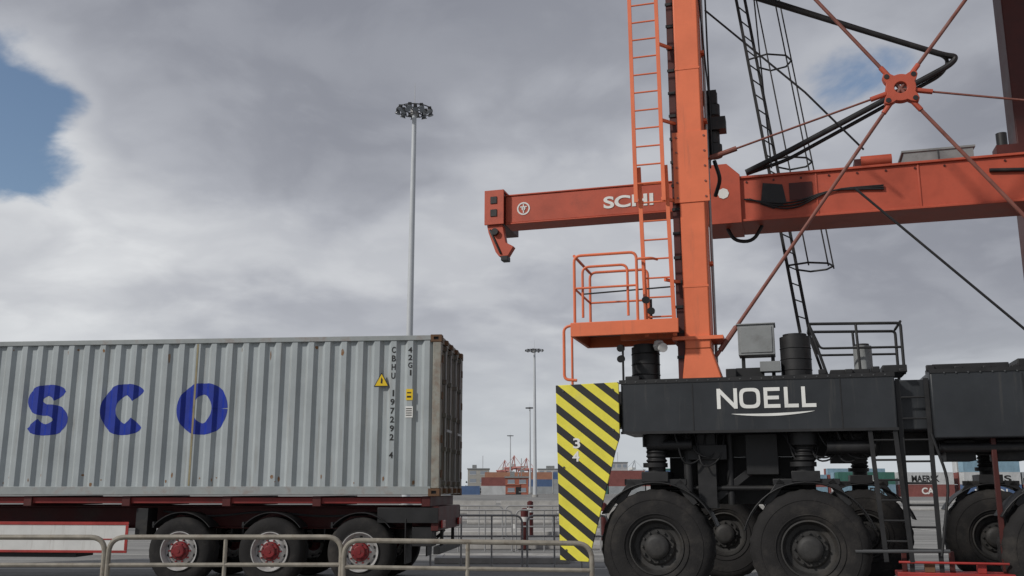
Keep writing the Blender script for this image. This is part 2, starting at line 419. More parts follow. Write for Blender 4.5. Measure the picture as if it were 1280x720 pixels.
for x in AX:
    for y in(.02,2.0):
        b.arc((x,0,ZT),.60,38,142,y,y+.42,.012,M_blackst,n=12)
    b.box((x-.48,.02,.90),(x-.45,.44,.99),M_blackst)
b.done('mudguards',tr)
b=MB()
b.box((-8.95,.05,.50),(-5.12,.075,.98),M_white)
b.box((-8.96,.04,.935),(-5.11,.049,.985),M_redp); b.box((-8.96,.04,.495),(-5.11,.049,.535),M_redp); b.box((-5.16,.04,.54),(-5.11,.049,.93),M_redp)
b.box((-8.9,.042,.70),(-5.2,.049,.72),M_redp)
for x in(-5.5,-6.7,-8.6): b.box((x,.08,.55),(x+.06,.7,.92),M_blackst)
b.box((-7.8,.10,.42),(-6.0,.65,.49),M_blackst)
b.box((-5.05,.15,.75),(-4.85,.5,1.2),M_blackst)
b.cyl((-6.9,.75,.80),(-5.6,.75,.80),.17,M_blackst)
for y in(.45,1.9):
    b.box((-9.6,y,.25),(-9.45,y+.12,1.2),M_blackst); b.box((-9.72,y-.06,0),(-9.33,y+.18,.05),M_blackst); b.box((-9.56,y+.03,.05),(-9.49,y+.09,.25),M_galv)
b.done('side_guard_and_landing_gear',tr,.005)
b=MB()
for k in range(6):
    x=-.3-random.random()*.4;y=.3+random.random()*.5
    b.tube(rounded([(x,y,.9),(x+.1,y,.6+random.random()*.2),(x+.3,y+.2,.85)],.15),.014,M_blackst)
b.tube(rounded([(-4.7,.4,1.15),(-3.9,.35,1.05),(-3.0,.4,1.16),(-2.0,.36,1.06),(-.6,.4,1.15)],.4),.018,M_blackst)
b.done('air_lines',tr)

# ------------------------------------------------------------------ straddle carrier
sc=empty('straddle_carrier',(1.92,13.2,0),R(-16))
def body(y0,y1,name,off=0):
    b=MB()
    b.box((-.42+off,y0,2.25),(3.12+off,y1,2.965),M_body)
    b.box((3.54+off,y0,2.13),(8.3+off,y1,2.985),M_body)
    b.box((3.12+off,y0+.25,2.25),(3.54+off,y1,2.90),M_body)
    b.done(name,sc,.02)
    b=MB()
    b.box((-.44+off,y0-.012,2.925),(3.125+off,y0-.001,2.98),M_blackst)
    b.box((-.43+off,y0-.010,2.24),(3.125+off,y0-.001,2.275),M_blackst)
    b.box((3.535+off,y0-.012,2.95),(8.3+off,y0-.001,3.0),M_blackst)
    for x in(.55,2.45,4.6,5.8,7.0): b.box((x+off,y0-.006,2.28),(x+.012+off,y0-.001,2.92),M_blackst)
    for i in range(60):
        x=-.35+i*.14
        if x<3.1 or x>3.6: b.cyl((x+off,y0-.018,2.95),(x+off,y0-.011,2.95),.011,M_dkgrey,n=6)
    b.box((4.9+off,y0-.02,2.35),(5.5+off,y0-.003,2.8),M_body)
    b.done(name+'_trim',sc)
body(-.05,1.0,'side_beam'); body(3.75,4.75,'side_beam_far',-.1)
b=MB()
for x,w,h in((2.35,.5,.06),(3.6,.9,.09),(4.6,.7,.13),(5.5,.6,.22),(-.38,.2,.06),(1.0,.14,.12),(3.0,.3,.10)):
    b.box((x,.1,2.99),(x+w,.8,2.99+h),M_blackst)
for k in range(9):
    x=2.2+k*.33; b.box((x,.02,2.985),(x+.1,.1,3.03+.04*random.random()),M_blackst)
b.done('deck_equipment',sc,.01)
b=MB()
b.cyl((-.14,.5,2.97),(-.14,.5,3.50),.20,M_blackst,n=28); b.cyl((-.14,.5,3.50),(-.14,.5,3.54),.17,M_blackst,n=28)
b.cyl((1.93,.5,2.97),(1.93,.5,3.56),.205,M_blackst,n=28); b.cyl((1.93,.5,3.56),(1.93,.5,3.60),.16,M_blackst,n=28)
for z in(3.1,3.25,3.4): b.lathe((1.93,.5,z),(0,0,1),[(.206,-.01),(.213,0),(.206,.01)],M_blackst,n=28); b.lathe((-.14,.5,z),(0,0,1),[(.201,-.01),(.208,0),(.201,.01)],M_blackst,n=28)
b.cyl((2.80,.5,2.97),(2.80,.5,3.40),.12,M_greybox,n=20); b.cyl((2.80,.5,3.40),(2.80,.5,3.43),.09,M_blackst,n=20)
b.done('air_filter_drums',sc)
b=MB()
b.box((1.17,.35,3.32),(1.66,.70,3.74),M_greybox); b.box((1.20,.338,3.35),(1.63,.349,3.71),M_greybox)
for x in(1.2,1.6): b.box((x,.5,2.97),(x+.05,.55,3.32),M_blackst)
b.box((1.15,.33,3.742),(1.68,.72,3.76),M_greybox); b.box((1.12,.4,3.0),(1.5,.6,3.15),M_blackst)
b.box((1.45,.3,3.08),(1.72,.5,3.22),M_greybox)
b.done('control_cabinet',sc,.01)
b=MB()
for y in(.25,.95):
    b.tube(rounded([(2.12,y,3.70),(3.28,y,3.66),(3.28,y,2.98)],.05),.02,M_blackst)
    b.tube(rounded([(2.12,y,3.70),(2.25,y,3.36),(3.28,y,3.34)],.05),.016,M_blackst)
    b.tube([(2.72,y,3.68),(2.74,y,2.98)],.018,M_blackst)
    b.tube(rounded([(2.12,y,3.70),(2.32,y,2.98)],.05),.02,M_blackst)
for x in(2.12,3.28): b.tube([(x,.25,3.68),(x,.95,3.68)],.018,M_blackst)
b.done('deck_handrail',sc)
b=MB()
b.cyl((.08,.3,3.48),(.16,.14,3.44),.065,M_white,n=16); b.lathe((.08,.3,3.49),(0,0,1),[(.0001,.09),(.06,.07),(.085,.0),(.06,-.06),(.0001,-.08)],M_white,n=16)
for x,z in((-.42,3.30),(-.42,3.45),(-.05,4.12),(.02,3.96)):
    b.cyl((x,.08,z),(x,-.02,z-.02),.05,M_blackst,n=14); b.cyl((x,.2,z),(x,.08,z),.03,M_blackst,n=10)
b.tube([(-.42,.2,2.98),(-.42,.2,3.5)],.016,M_blackst); b.tube([(0,.2,3.83),(0,.2,4.15)],.016,M_blackst)
b.done('work_lights_and_cameras',sc)
b=MB()
TOP=11.2
def leg(x0,x1,y0,y1,m):
    b.box((x0,y0,3.42),(x1,y1,TOP),m)
    vs=[(x0-.05,y0-.03,2.98),(x1+.14,y0-.03,2.98),(x1+.14,y1+.03,2.98),(x0-.05,y1+.03,2.98),(x0,y0,3.42),(x1,y0,3.42),(x1,y1,3.42),(x0,y1,3.42)]
    b.add(vs,[(0,3,2,1),(0,1,5,4),(1,2,6,5),(2,3,7,6),(3,0,4,7)],m)
leg(.45,.81,.25,.80,M_orange); leg(6.15,6.55,.25,.8,M_orange)
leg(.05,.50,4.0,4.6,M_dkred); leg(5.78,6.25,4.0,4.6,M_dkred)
b.done('portal_legs',sc,.02)
b=MB()
b.box((.34,.33,2.99),(.445,.72,TOP),M_dkred)
for i in range(22): b.box((.33,.31,3.3+i*.36),(.449,.33,3.34+i*.36),M_blackst)
b.tube([(.84,.75,3.0),(.84,.75,TOP)],.022,M_galv); b.tube([(.90,.85,6.4),(.90,.85,TOP)],.014,M_blackst)
for i in range(7): b.box((.805,.6,3.6+i*1.1),(.86,.78,3.64+i*1.1),M_orange)
b.box((.28,.22,3.55),(.98,.84,3.60),M_orange)
b.box((.38,.235,5.55),(.88,.249,6.62),M_orange)
for z in(5.62,5.85,6.08,6.31,6.54):
    for x in(.43,.83): b.cyl((x,.236,z),(x,.222,z),.016,M_rod,n=6)
for z in(4.3,7.6,9.1): b.box((.45,.243,z),(.81,.249,z+.03),M_orange)
b.done('leg_service_duct',sc)
b=MB()
b.box((-.6,.2,TOP),(7.3,.85,TOP+.6),M_orange); b.box((-.6,3.95,TOP),(7.3,4.65,TOP+.6),M_orange)
for x in(.2,5.95): b.box((x,.85,TOP+.02),(x+.5,3.95,TOP+.55),M_orange)
b.box((2.0,.85,TOP+.1),(4.6,3.95,TOP+.3),M_greybox); b.box((2.4,1.4,TOP+.3),(4.2,3.4,TOP+1.5),M_greybox)
b.done('top_frame_and_machinery',sc,.03)
b=MB()
nd=Vector((3.56,.42,7.01))
for (x,z) in((.86,3.33),(6.15,10.35),(.75,11.1),(6.2,3.25),(.80,6.22),(6.15,6.42)):
    e=Vector((x,.42,z)); r=.026 if abs(z-7)>1.5 else .015
    b.cyl(nd,e,r,M_rod,n=10)
    d=(e-nd).normalized(); b.cyl(nd+d*.2,nd+d*.42,.036,M_redor,n=10); b.cyl(e-d*.5,e-d*.1,.038,M_rod,n=10)
b.done('brace_rods',sc)
b=MB()
vs=[];n=48
def rad(t):
    return .20+.11*max(0,math.cos(4*(t-R(45))))**1.2
for y in(.36,.48):
    for i in range(n):
        t=2*math.pi*i/n; r=rad(t); vs.append((nd.x+r*math.cos(t),y,nd.z+r*math.sin(t)))
    for i in range(n):
        t=2*math.pi*i/n; r=.085; vs.append((nd.x+r*math.cos(t),y,nd.z+r*math.sin(t)))
fs=[]
for i in range(n):
    j=(i+1)%n
    fs+=[(i,j,n+j,n+i),(2*n+i,3*n+i,3*n+j,2*n+j),(i,2*n+i,2*n+j,j),(n+i,n+j,3*n+j,3*n+i)]
b.add(vs,fs,M_redor)
for a in(45,135,225,315):
    c=(nd.x+.25*math.cos(R(a)),.35,nd.z+.25*math.sin(R(a))); b.cyl(c,(c[0],.49,c[2]),.035,M_blackst,n=12)
b.done('brace_node_plate',sc,.008)
b=MB()
def ladder(b,p0,p1,wv,m,sp=.28,rr=.013):
    p0=Vector(p0);p1=Vector(p1);wv=Vector(wv)
    b.beam(p0,p1,.03,.055,m); b.beam(p0+wv,p1+wv,.03,.055,m)
    L=(p1-p0).length; k=int(L/sp)
    for i in range(1,k+1):
        q=p0+(p1-p0)*(i*sp/L)
        if i*sp<L: b.cyl(q,q+wv,rr,m,n=8)
ladder(b,(-.06,.13,3.60),(-.11,.13,6.1),(.39,0,0),M_orange)
ladder(b,(-.15,.05,5.55),(-.19,.05,TOP),(.40,0,0),M_orange)
for z in(4.4,5.6,6.8,8.0,9.2,10.4): b.beam((.22,.1,z),(.42,.35,z),.04,.04,M_orange)
b.done('access_ladder',sc)
b=MB()
b.box((-1.12,-.05,3.62),(.40,.0,3.82),M_orange); b.box((-1.12,1.1,3.62),(.40,1.15,3.82),M_orange)
b.box((-1.12,0,3.62),(-1.07,1.1,3.82),M_orange); b.box((-1.07,0,3.78),(.34,1.1,3.80),M_greybox)
b.box((-.5,.5,3.62),(.34,.56,3.775),M_orange)
b.done('access_platform',sc,.008)
b=MB()
for y in(-.02,1.12):
    b.tube(rounded([(-1.06,y,3.82),(-1.06,y,4.80),(-.16,y,4.80),(-.16,y,3.82)],.10),.021,M_orange)
    b.tube([(-1.06,y,4.32),(-.16,y,4.32)],.016,M_orange)
b.tube(rounded([(-.95,.03,3.9),(-.95,.03,4.64),(-.30,.03,4.64),(-.30,.03,3.9)],.1),.019,M_orange)
b.tube(rounded([(-1.06,-.02,4.80),(-1.06,1.12,4.80)],.05),.021,M_orange); b.tube([(-1.06,-.02,4.32),(-1.06,1.12,4.32)],.016,M_orange)
b.tube(rounded([(-1.04,-.03,3.80),(-1.22,-.03,3.76),(-1.22,-.03,3.02),(-1.04,-.03,3.00)],.07),.021,M_orange)
b.tube([(-1.22,.5,3.74),(-1.22,.5,3.0)],.018,M_orange)
b.tube(rounded([(-.16,-.02,4.70),(.05,-.02,4.70),(.12,.1,4.70)],.05),.019,M_orange)
b.tube([(-1.06,.6,4.36),(.3,.6,4.40)],.012,M_blackst)
b.done('platform_railing',sc)
b=MB()
b.prism([(-1.33,2.93),(-1.29,.57),(-.90,.55),(-.50,2.02),(-.44,2.2),(-.44,2.95)],-.11,-.07,M_haz)
b.prism([(-1.33,2.93),(-1.29,.57),(-1.25,.57),(-1.25,2.93)],-.069,.75,M_haz)
b.done('hazard_striped_guard',sc,.006)
b=MB()
b.box((-1.25,.2,2.35),(-.42,.6,2.85),M_blackst); b.box((-1.2,.0,1.0),(-1.1,.5,2.35),M_blackst)
for x,z in((-1.22,2.85),(-.52,2.85),(-.52,2.3),(-1.2,.7),(-1.22,1.8)): b.cyl((x,-.112,z),(x,-.122,z),.014,M_dkgrey,n=6)
b.done('guard_bracket',sc)
text('fleet_number','3',sc,(-1.10,-.113,2.06),.10,.14,M_whitetxt,depth=.001,bold=.02)
text('fleet_number_lower','4',sc,(-1.10,-.113,1.88),.10,.14,M_whitetxt,depth=.001,bold=.02)
def bar(b,x0,z0,x1,z1,t,y0,y1,m):
    d=Vector((x1-x0,0,z1-z0)).normalized(); nx,nz=-d.z*t/2,d.x*t/2
    b.prism([(x0-nx,z0-nz),(x1-nx,z1-nz),(x1+nx,z1+nz),(x0+nx,z0+nz)],y0,y1,m)
b=MB(); y0,y1=-.0585,-.0545; z0,z1=2.555,2.825; t=.048
bar(b,.90,z0,.90,z1,t,y0,y1,M_whitetxt); bar(b,.905,z1-.02,1.115,z0+.02,t,y0-.0006,y1-.0006,M_whitetxt); bar(b,1.12,z0,1.12,z1,t,y0-.0012,y1-.0012,M_whitetxt)
ol=[];il=[]
for i in range(33):
    a=2*math.pi*i/32; ca,sa=math.cos(a),math.sin(a)
    f=lambda v,p: math.copysign(abs(v)**p,v)
    ol.append((1.305+.135*f(ca,.55),2.69+.135*f(sa,.55))); il.append((1.305+.088*f(ca,.55),2.69+.09*f(sa,.55)))
for i in range(32): b.prism([il[i],ol[i],ol[i+1],il[i+1]],y0,y1,M_whitetxt)
bar(b,1.51,z0,1.51,z1,t,y0,y1,M_whitetxt)
for z,l in((z0+.024,.16),(2.69,.145),(z1-.024,.16)): bar(b,1.534,z,1.534+l,z,t,y0,y1,M_whitetxt)
for xx in(1.77,1.99): 
    bar(b,xx,z0,xx,z1,t,y0,y1,M_whitetxt); bar(b,xx+.024,z0+.024,xx+.155,z0+.024,t,y0,y1,M_whitetxt)
b.done('side_lettering',sc)
b=MB()
lo=[];hi=[]
for i in range(17):
    q=i/16; x=1.06+1.06*q; sn=max(0,math.sin(q*math.pi)); lo.append((x,2.485-.045*sn**.8+.02*q)); hi.append((x,2.487-.012*sn+.02*q))
for i in range(16): b.prism([lo[i],lo[i+1],hi[i+1],hi[i]],y0,y1,M_whitetxt)
b.done('lettering_underline',sc)
# spreader
b=MB()
b.box((-2.75,2.2,6.02),(1.0,2.62,6.50),M_redor)
b.box((-2.75,2.18,6.50),(1.0,2.64,6.53),M_redor); b.box((-2.75,2.18,5.99),(1.0,2.64,6.02),M_redor)
b.done('spreader_inner_arm',sc,.012)
b=MB()
b.box((.75,2.02,5.72),(8.2,2.80,6.40),M_redor)
b.box((.73,1.98,6.40),(8.2,2.84,6.44),M_redor); b.box((.73,1.98,5.68),(8.2,2.84,5.72),M_redor)
b.prism([(.72,5.66),(1.25,5.66),(1.25,6.46),(1.05,6.66),(.72,6.66)],1.95,2.90,M_redor)
for x in(2.4,3.9,5.4,6.9): b.box((x,2.005,5.72),(x+.03,2.019,6.40),M_redor)
b.done('spreader_main_beam',sc,.012)
b=MB()
b.prism([(1.55,5.95),(1.75,5.86),(1.95,5.95),(1.9,6.25),(1.6,6.3)],2.0,2.018,M_blackst)
b.box((3.75,2.2,6.442),(4.75,2.7,6.66),M_greybox); b.box((3.72,2.18,6.66),(4.78,2.72,6.69),M_greybox)
b.box((3.80,2.19,6.47),(4.70,2.199,6.50),M_dkgrey); b.box((4.24,2.19,6.50),(4.26,2.199,6.65),M_dkgrey)
b.box((2.0,2.3,6.442),(2.9,2.55,6.52),M_blackst); b.cyl((5.2,2.4,6.44),(5.2,2.4,6.9),.08,M_blackst); b.box((5.05,2.1,6.44),(5.5,2.4,6.62),M_dkred)
b.cyl((3.1,2.05,6.52),(3.55,2.05,6.52),.09,M_redor); b.box((3.0,2.0,6.442),(3.5,2.4,6.56),M_dkred)
for s_ in range(3): b.tube(rounded([(1.3+.04*s_,1.99,6.05),(2.0,1.99,5.9-.06*s_),(2.6,1.99,6.1),(3.4,1.99,6.04+.03*s_)],.3),.014,M_blackst)
b.tube(rounded([(1.0,2.3,5.68),(1.1,2.3,5.45),(1.4,2.3,5.42),(1.55,2.3,5.68)],.2),.03,M_blackst)
b.box((2.0,2.0,5.98),(2.35,2.018,6.26),M_dkred); b.cyl((4.9,1.99,6.2),(5.6,1.99,6.15),.03,M_blackst)
for i in range(14): b.cyl((1.35+i*.42,2.019,6.34),(1.35+i*.42,2.006,6.34),.018,M_dkred,n=6)
b.done('spreader_equipment',sc)
b=MB()
b.box((-3.05,2.1,6.0),(-2.76,3.1,6.56),M_dkred); b.box((-3.08,2.08,6.56),(-2.74,3.1,6.60),M_redor); b.box((-3.09,2.07,5.98),(-2.74,2.098,6.60),M_redor)
b.prism([(-3.06,5.99),(-3.03,5.85),(-2.90,5.50),(-2.84,5.42),(-2.68,5.42),(-2.58,5.58),(-2.72,5.66),(-2.78,5.98)],2.12,2.26,M_redor)
b.box((-2.98,2.055,6.12),(-2.86,2.069,6.25),M_blackst); b.box((-2.98,2.055,6.35),(-2.86,2.069,6.48),M_blackst); b.box((-2.80,2.10,5.34),(-2.68,2.28,5.42),M_blackst)
b.cyl((-2.9,2.05,5.85),(-2.9,2.3,5.85),.06,M_blackst); b.tube([(-3.0,2.11,5.9),(-2.80,2.11,5.46)],.02,M_blackst)
b.done('spreader_end_beam',sc,.008)
b=MB()
b.lathe((-2.42,2.196,6.26),(0,-1,0),[(.115,0),(.115,.004),(.09,.004),(.09,0)],M_whitetxt,n=32,smooth=False)
b.cyl((-2.42,2.196,6.26),(-2.42,2.190,6.26),.035,M_whitetxt,n=16); b.box((-2.43,2.190,6.18),(-2.41,2.196,6.34),M_whitetxt)
b.box((-2.48,2.189,6.28),(-2.36,2.195,6.30),M_whitetxt)
b.lathe((.98,1.945,6.16),(0,-1,0),[(.09,0),(.09,.004),(.0001,.004)],M_whitetxt,n=8,smooth=False)
b.done('spreader_emblem',sc)
text('spreader_lettering','SCHI',sc,(-1.02,2.193,6.15),.84,.21,M_whitetxt,bold=.03)
b=MB()
for k,(dz,yy) in enumerate(((0,2.0),(-.10,2.09))):
    b.tube(rounded([(1.35,yy,6.50),(2.0,yy,6.78+dz),(4.50+dz,yy,7.95+dz),(4.62+dz,yy,8.08),(4.45+dz,yy,8.12-dz),(1.5,yy,9.6-dz)],.16,8),.046 if k==0 else .03,M_blackst,n=10)
b.tube([(.88,1.0,8.9),(2.3,1.0,7.35),(3.1,1.4,6.5)],.016,M_blackst)
b.tube([(1.55,1.5,11.2),(1.75,1.9,6.5)],.012,M_blackst); b.tube([(.82,.42,9.0),(.9,.9,7.2)],.012,M_blackst)
b.tube([(2.85,.42,5.62),(5.3,.42,2.99)],.018,M_blackst)
b.done('hydraulic_lines',sc)
b=MB()
for z,r in((6.55,.13),(6.75,.10),(6.95,.15),(7.2,.12),(7.4,.09)):
    b.cyl((.92,1.0,z-.09),(.92,1.0,z+.09),r,M_blackst,n=14)
b.box((.75,.85,6.85),(1.12,1.1,7.05),M_blackst); b.box((.8,.88,7.28),(1.0,1.05,7.5),M_blackst)
b.tube(rounded([(.92,1,6.4),(1.0,1,6.1),(.9,1.2,5.9)],.1),.03,M_blackst); b.box((.83,.82,6.3),(.87,1.05,7.4),M_blackst)
b.done('hoist_chain_guide',sc)
b=MB()
ladder(b,(2.06,3.9,4.15),(1.20,3.9,11.2),(.17,.38,0),M_blackst,sp=.3)
for z in(5.35,7.30,9.30):
    f=(z-4.15)/7.05; x=2.06-.86*f
    b.tube([(x,3.9,z),(x+.35,3.75,z),(x+.68,3.9,z),(x+.78,4.15,z),(x+.68,4.4,z),(x+.4,4.5,z),(x+.17,4.28,z)],.018,M_blackst)
for dx,yy in((.35,3.75),(.68,3.9),(.78,4.15)):
    f=(5.3-4.15)/7.05
    b.tube([(2.06-.86*f+dx,yy,5.3),(1.20+dx,yy,11.2)],.013,M_blackst)
b.done('caged_ladder',sc)
ZW=.755
def cwheel(b,x,y,sg):
    pf=[(.36,.02),(.39,-.01),(.45,-.02),(.60,-.028),(.66,-.015),(.70,.01),(.738,.045),(.755,.09),(.758,.38),(.738,.43),(.70,.465),(.60,.49),(.45,.49),(.36,.45)]
    def mod(p,i):
        if p in(6,7,8,9): return -.010 if i%4<2 else 0
        return 0
    ax=(0,-sg,0)
    b.lathe((x,y,ZW),ax,pf,M_tyre,n=112,mod=mod)
    for r in(.43,.615): b.lathe((x,y,ZW),ax,[(r-.008,-.022),(r-.004,-.032),(r+.004,-.032),(r+.008,-.022)],M_tyre,n=64)
    b.lathe((x,y,ZW),ax,[(.368,.03),(.362,-.005),(.345,-.008),(.335,.02),(.325,.09),(.30,.12),(.25,.13),(.22,.10),(.17,.10),(.16,.03),(.13,.0),(.10,-.01),(.0001,-.01)],M_rimdk,n=48)
    for i in range(12):
        t=2*math.pi*i/12;c=Vector((x+.20*math.cos(t),y-sg*.10,ZW+.20*math.sin(t))); b.cyl(c,c+Vector((0,sg*.04,0)),.016,M_rimdk,n=6)
def station(i,x,y):
    b=MB()
    cwheel(b,x,y,-1)
    b.done('wheel_%d'%i,sc)
    b=MB()
    b.arc((x,0,ZW),.83,18,150 if i%2 else 165,y+.0,y+.50,.02,M_blackst,n=18)
    b.box((x-.13,y+.52,.62),(x+.13,y+.66,1.72),M_blackst)
    b.box((x-.18,y+.05,1.60),(x+.18,y+.66,1.74),M_blackst)
    b.cyl((x,y+.30,1.74),(x,y+.30,2.3),.12,M_blackst,n=20)
    b.cyl((x-.02,y+.30,1.80),(x-.02,y+.30,1.86),.17,M_blackst,n=20); b.cyl((x,y+.30,2.08),(x,y+.30,2.24),.19,M_blackst,n=20)
    b.lathe((x,y+.30,0),(0,0,1),[(.12,1.86),(.15,1.89),(.12,1.92),(.15,1.95),(.12,1.98),(.15,2.01),(.12,2.04),(.15,2.07)],M_blackst,n=20)
    b.cyl((x,y+.45,ZW),(x,y+.6,ZW),.14,M_blackst)
    b.beam((x-.30,y+.10,1.62),(x-.52,y+.10,1.30),.04,.10,M_blackst); b.beam((x+.30,y+.10,1.62),(x+.52,y+.10,1.30),.04,.10,M_blackst)
    b.box((x-.42,y+.08,1.56),(x+.42,y+.16,1.64),M_blackst)
    b.done('suspension_%d'%i,sc,.008)
for i,x in enumerate((0,1.96,4.95,6.9)): station(i+1,x,0.0)
for i,x in enumerate((.62,2.9,4.88,6.8)): station(i+5,x,4.1)
b=MB()
b.box((-.2,.75,1.95),(7.2,.95,2.25),M_blackst)
b.box((.55,.35,1.25),(.80,.75,2.25),M_blackst); b.box((.42,.30,1.9),(.95,.8,2.1),M_blackst)
b.cyl((.42,.4,1.35),(.42,.4,2.25),.06,M_blackst); b.cyl((.98,.5,1.3),(.98,.5,2.25),.05,M_blackst)
b.cyl((.05,.45,1.52),(1.9,.45,1.52),.035,M_blackst); b.beam((.67,.5,1.3),(1.25,.5,1.75),.06,.1,M_blackst)
b.box((1.2,.4,1.7),(1.62,.8,2.24),M_blackst); b.box((2.3,.5,1.85),(2.75,.9,2.24),M_blackst)
b.box((.1,.96,1.3),(1.9,1.05,1.95),M_blackst)
b.cyl((2.25,.2,2.05),(2.85,.2,2.05),.09,M_blackst); b.cyl((-.1,.2,2.1),(.5,.2,2.1),.07,M_blackst)
for k in range(14):
    x=.1+random.random()*2.8; b.tube(rounded([(x,.1+random.random()*.4,2.25),(x+.1,.2,1.75+random.random()*.3),(x+.35,.3,1.9),(x+.4,.35,2.25)],.15),.013,M_blackst)
for x in(3.7,4.3,5.0,5.6): b.box((x,.3,1.86),(x+.35,.85,2.12),M_blackst)
b.cyl((3.6,.15,2.02),(4.6,.15,2.02),.06,M_blackst)
b.box((.55,4.3,1.25),(.8,4.8,2.25),M_blackst)
for x in(-.2,7.7): b.box((x,1.0,2.4),(x+.3,3.75,2.9),M_blackst)
b.done('steering_and_drive_gear',sc,.006)
b=MB()
ladder(b,(2.86,-.02,.62),(2.78,-.02,2.24),(.30,0,0),M_blackst,sp=.25)
ladder(b,(3.16,.05,.5),(3.16,.05,2.9),(.34,0,0),M_blackst,sp=.27)
b.tube([(2.5,-.02,.74),(3.6,-.02,.76)],.022,M_dkgrey)
b.tube(rounded([(3.5,-.03,2.2),(3.66,-.03,1.6),(3.50,-.03,.7)],.2),.018,M_blackst)
b.done('boarding_steps',sc)
b=MB()
b.box((2.98,-.06,.44),(4.3,.35,.50),M_redp); b.box((3.1,-.05,.36),(3.7,.3,.44),M_redp)
for x in(3.05,3.6,4.2): b.box((x,.1,.50),(x+.06,.16,2.2 if x>4 else .75),M_dkred)
b.tube([(3.0,-.02,.62),(4.25,-.02,.62)],.016,M_redp)
b.box((3.3,.02,.5),(3.42,.1,.6),M_rust); b.box((3.9,.02,.5),(4.0,.12,.62),M_redp)
b.done('lower_step_frame',sc,.006)

# ------------------------------------------------------------------ guard railings
def railing(x0,x1,y,top=1.02,mid=.76,r=.026,m=M_rail,posts=1,sl=0,rz=0):
    e=MB(); w=x1-x0
    e.tube(rounded([(0,0,0),(0,0,top),(w,0,top+sl),(w,0,0)],.16,7),r,m,n=10)
    e.tube([(.0,0,mid),(w,0,mid+sl)],r*.8,m)
    for k in range(posts):
        x=w*(k+1)/(posts+1); e.cyl((x,0,0),(x,0,top+sl*x/w),r*.8,m,n=8)
    for x in(0,w): e.box((x-.07,-.07,0),(x+.07,.07,.012),m)
    o=e.done('guard_railing'); o.location=(x0,y,0); o.rotation_euler[2]=rz
railing(-6.5,-4.10,10.0,1.03); railing(-4.06,-1.72,10.0,1.03,rz=R(.6)); railing(-1.69,.80,10.0,1.0,.74,sl=-.03,rz=R(-.8)); railing(-9.0,-6.54,10.0,1.03)
for x0,x1,y in((-1.6,.2,19.5),(.3,1.9,19.5),(-2,0,24.6),(.1,2.2,24.6),(-2.5,-.3,31),(-.2,2,31),(2.1,4.3,31)):
    railing(x0,x1,y,1.0,.6,.022,M_galv,2)
def bollard(x,y,h=1.1):
    e=MB(); e.cyl((0,0,0),(0,0,h),.10,M_maroon,n=16); e.cyl((0,0,h),(0,0,h+.04),.10,M_maroon,r1=.04,n=16); e.cyl((0,0,0),(0,0,.03),.16,M_blackst,n=16)
    e.cyl((0,0,h*.7),(0,0,h*.82),.103,M_white,n=16)
    o=e.done('bollard'); o.location=(x,y,0)
bollard(.32,25.2,1.0); bollard(.6,32.5); bollard(2.6,28)
def cbarrier(x,y,l=4,rz=0):
    e=MB(); p=[(-.30,0),(.30,0),(.30,.08),(.14,.28),(.09,.82),(-.09,.82),(-.14,.28),(-.30,.08)]
    vs=[(0,a,z) for a,z in p]+[(l,a,z) for a,z in p]; n=8
    e.add(vs,[tuple(range(n))[::-1],tuple(range(n,2*n))]+[(i,(i+1)%n,(i+1)%n+n,i+n) for i in range(n)],M_conc)
    o=e.done('concrete_barrier',None,.02); o.location=(x,y,0); o.rotation_euler[2]=rz
for k in range(5): cbarrier(-5+k*4.3,62)
for k in range(4): cbarrier(-2+k*4.3,44,rz=R(3))

# ------------------------------------------------------------------ high mast lights
def mast(x,y,h,hd=1.35,r=.22,n=18):
    e=MB(); e.cyl((0,0,0),(0,0,h),r*1.25,M_pole,r1=r*.7,n=20); e.cyl((0,0,0),(0,0,.5),r*2,M_conc,n=16)
    e.cyl((0,0,h-.2),(0,0,h+.35),r*1.3,M_galv,n=16)
    for q in(.5,1.0): e.lathe((0,0,h+.1),(0,0,1),[(hd*q-.05,0),(hd*q,.05),(hd*q-.05,.1),(hd*q-.08,.05),(hd*q-.05,0)],M_dkgrey,n=32)
    for i in range(n):
        t=2*math.pi*i/n; d=Vector((math.cos(t),math.sin(t),0))
        if i%3==0: e.beam(Vector((0,0,h+.15)),d*hd+Vector((0,0,h+.12)),.06,.06,M_dkgrey)
        rr=.90 if i%2 else .60
        c=d*hd*rr+Vector((0,0,h-.02))
        ax=(d*.35+Vector((0,0,-1))).normalized()
        e.cyl(c-ax*.12,c+ax*.08,.12,M_dkgrey,r1=.22,n=12); e.cyl(c+ax*.081,c+ax*.10,.215,M_glass,n=12)
        e.box((c.x-.13,c.y-.13,h+.10),(c.x+.13,c.y+.13,h+.26),M_blackst)
    e.cyl((0,0,h+.3),(0,0,h+2.4),.03,M_galv,r1=.012,n=6)
    o=e.done('high_mast_light'); o.location=(x,y,0)
mast(-7.45,69,29.7,1.40,.24)
mast(4.7,200,30,2.0,.32); mast(6.4,345,30,1.6,.3); mast(-.9,526,30,1.8,.35); mast(120,520,30,1.6,.3); mast(-60,480,30,1.7,.3)

